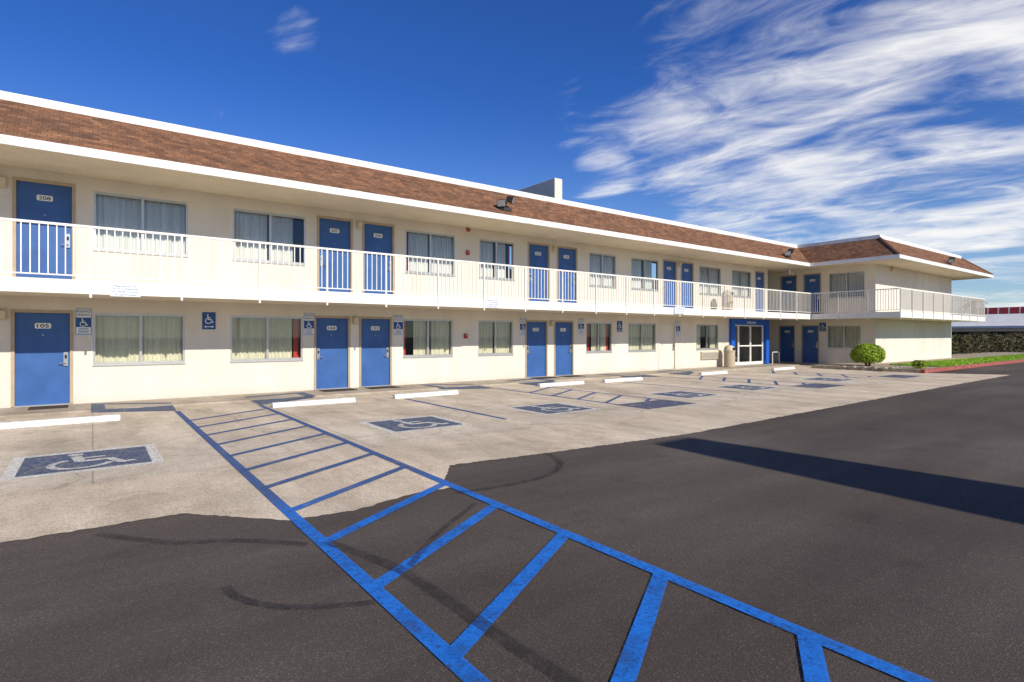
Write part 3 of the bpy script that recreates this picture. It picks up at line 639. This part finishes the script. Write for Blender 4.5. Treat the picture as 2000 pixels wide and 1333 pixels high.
b.build('foliage',HF,t,recalc=False)
for i in range(12):
    b=MB(); b.tube([(45+i*2.2,13.6,0),(45.1+i*2.2,13.6,.7)],.04,0,5); b.build('stem',M['bark'],t)
def rock(s):
    bm=bmesh.new(); bmesh.ops.create_icosphere(bm,subdivisions=2,radius=s)
    for v in bm.verts: v.co*=random.uniform(.8,1.12); v.co.z*=.6
    me=bpy.data.meshes.new('edging_stone'); bm.to_mesh(me); bm.free(); me.materials.append(M['rock'])
    return me
for i in range(9):
    x,y=(26.9+.1*random.random(),9.6+i*.40) if i<5 else (27.2+(i-5)*.42,9.4)
    o=bpy.data.objects.new('edging_stone',rock(random.uniform(.09,.14))); COL.objects.link(o); o.location=(x,y,.14)
    tag(o,'pale rock in the row edging the bed around the round shrub','stone','pale edging rocks around the shrub')
t=thing('far_building','low brick and white building with pale roof and red band beyond the hedge','building',(95,25,0))
b=MB(); b.box(GR,84,115,10,36,0,2.0); b.box(GR,83.98,115.02,9.98,36.02,2.0,2.55,1); b.build('wall',[M['farwall'],M['white']],t)
b=MB()
b.mesh([(82.6,9,2.55),(82.6,37,2.55),(88,37,4.1),(88,9,4.1),(116,9,2.55),(116,37,2.55),(111,37,4.1),(111,9,4.1)],[(0,1,2,3),(3,2,6,7),(7,6,5,4),(0,3,7,4),(1,5,6,2),(0,4,5,1)])
b.box(GR,82.5,82.58,9,37,2.35,2.6); b.build('roof',M['farroof'],t)
b=MB(); b.box(GR,89,114,8,22,4.1,4.95)
for k in range(14): b.box(GR,88.94,88.995,8.3+k,8.42+k,4.1,4.94,1)
b.build('red_band',[M['farred'],M['farroof']],t)
for k in range(6):
    b=MB(); b.rect(F((84,0,0),(0,-1,0),(0,0,1),(-1,0,0)),-35+k*4,-33+k*4,.9,1.9,.02); b.build('window',M['dark'],t,recalc=False)
t=thing('palm_tree','small distant palm rising above the far building','palm',(102,25.0,0))
b=MB(); b.tube([(102,25,0),(102.1,25,3),(102,25.1,6.1)],.22,0,8,.14); b.build('trunk',M['bark'],t)
b=MB()
for i in range(30):
    a=random.uniform(0,6.28); L=random.uniform(1.4,2.1); el=random.uniform(-.2,1.2); pts=[]
    for k in range(6):
        s=k/5; pts.append(Vector((102+math.cos(a)*L*s*math.cos(el*.6),25.1+math.sin(a)*L*s*math.cos(el*.6),6.1+L*(math.sin(el)*s-.7*s*s))))
    for p,q in zip(pts,pts[1:]):
        w=Vector((-math.sin(a),math.cos(a),0))*.16; b.face([p-w,p+w,q+w*.7,q-w*.7],random.randint(0,2))
b.build('crown',HF,t,recalc=False)
# pole sign behind the viewer, whose shadow lies on the asphalt
EL=31.; SX=-.05; hh=9.; k=1/math.tan(math.radians(EL)); yb=5.12-hh*k; xb=6.82-SX*hh*k
t=thing('pole_sign','tall grey pole sign standing behind the viewer that throws the dark band on the asphalt','sign',(xb,yb,0))
b=MB(); lo=hh-3.0
b.mesh([(xb-.43,yb-.1,hh),(xb+.43,yb-.1,hh),(xb+.62,yb-.1,lo),(xb-1.05,yb-.1,lo),(xb-.43,yb+.1,hh),(xb+.43,yb+.1,hh),(xb+.62,yb+.1,lo),(xb-1.05,yb+.1,lo)],[(0,1,2,3),(4,7,6,5),(0,4,5,1),(1,5,6,2),(2,6,7,3),(3,7,4,0)])
b.build('sign_panel',M['farroof'],t)
for dx in (-.4,.25):
    b=MB(); b.tube([(xb+dx,yb,0),(xb+dx,yb,lo+.1)],.09); b.build('pole',M['bronze'],t)

# ---------------------------------------------------------------- light, sky, camera
L=Vector((SX,1,0)).normalized()*math.cos(math.radians(EL)); L.z=-math.sin(math.radians(EL))
sun=bpy.data.lights.new('sun','SUN'); sun.energy=4.7; sun.angle=math.radians(.4); sun.color=(1,.945,.855)
so=bpy.data.objects.new('sun',sun); COL.objects.link(so); so.rotation_euler=L.to_track_quat('-Z','Y').to_euler(); so.location=(0,-10,20)
w=bpy.data.worlds.new('World'); SC.world=w; w.use_nodes=True; nt=w.node_tree; bg=nt.nodes['Background']
sky=N(nt,'ShaderNodeTexSky',sky_type='NISHITA'); sky.sun_disc=False; sky.sun_elevation=math.radians(EL); sky.sun_rotation=math.pi; sky.altitude=600; sky.air_density=1.0; sky.dust_density=.3; sky.ozone_density=2.5
tc=N(nt,'ShaderNodeTexCoord').outputs['Generated']; sp=N(nt,'ShaderNodeSeparateXYZ'); nt.links.new(tc,sp.inputs[0])
def mth(op,a,b_=None):
    n=N(nt,'ShaderNodeMath',operation=op)
    for i,s in enumerate((a,b_)):
        if s is None: continue
        if hasattr(s,'links'): nt.links.new(s,n.inputs[i])
        else: n.inputs[i].default_value=s
    return n.outputs[0]
def mrange(v,a,b_,c,d,smooth=True):
    n=N(nt,'ShaderNodeMapRange'); n.interpolation_type='SMOOTHSTEP' if smooth else 'LINEAR'
    nt.links.new(v,n.inputs[0])
    for i,x in enumerate((a,b_,c,d)): n.inputs[i+1].default_value=x
    return n.outputs[0]
def dotv(d):
    n=N(nt,'ShaderNodeVectorMath',operation='DOT_PRODUCT'); nt.links.new(tc,n.inputs[0]); n.inputs[1].default_value=d; return n.outputs['Value']
tint=mixc(nt,mrange(sp.outputs[2],0,.42,0,1),(.88,1.0,1.20),(.26,.60,1.24))
skc=mixc(nt,1,sky.outputs[0],tint,'MULTIPLY')
zz=mth('ADD',mth('MAXIMUM',sp.outputs[2],0.0),.16)
cx=mth('DIVIDE',sp.outputs[0],zz); cy=mth('DIVIDE',sp.outputs[1],zz)
cb=N(nt,'ShaderNodeCombineXYZ'); nt.links.new(cx,cb.inputs[0]); nt.links.new(cy,cb.inputs[1])
r1=N(nt,'ShaderNodeMapping'); r1.inputs['Rotation'].default_value=(0,0,math.radians(70)); nt.links.new(cb.outputs[0],r1.inputs[0])
mp=N(nt,'ShaderNodeMapping'); mp.inputs['Scale'].default_value=(.75,1.5,1); mp.inputs['Location'].default_value=(2.1,.9,0); nt.links.new(r1.outputs[0],mp.inputs[0])
n1=noise(nt,mp.outputs[0],1.35,7,.54,.8); n2=noise(nt,mp.outputs[0],4.8,7,.60,1.0)
dens=mth('ADD',mth('MULTIPLY',n1,.72),mth('MULTIPLY',n2,.28))
th=mrange(dotv(tuple(Vector((.90,.30,.325)).normalized())),.83,.970,.68,.425)
for d,k,lo_ in (((.517,.762,.39),.15,.9982),((.24,.862,.447),.12,.9984),((.605,.69,.40),.10,.9982),((.69,.67,.26),.11,.9975)):   # stray wisps away from the main bank
    v=Vector(d).normalized(); th=mth('SUBTRACT',th,mrange(dotv(v),lo_,.9999,0,k))
df=mth('SUBTRACT',dens,th); cl=mrange(df,-.02,.24,0,.97)
c=mixc(nt,cl,skc,(9.5,9.45,9.35))
nt.links.new(c,bg.inputs[0]); bg.inputs[1].default_value=.102
cam=bpy.data.cameras.new('camera'); cam.sensor_fit='HORIZONTAL'; cam.sensor_width=36; cam.lens=36*FP/2000; cam.shift_y=-(666.5-HZ)/2000; cam.clip_end=3000; cam.clip_start=.05
co=bpy.data.objects.new('camera',cam); COL.objects.link(co); co.location=(0,0,H); co.rotation_euler=(math.pi/2,0,-TH); SC.camera=co
SC.view_settings.view_transform='Standard'; SC.view_settings.look='None'; SC.view_settings.exposure=0
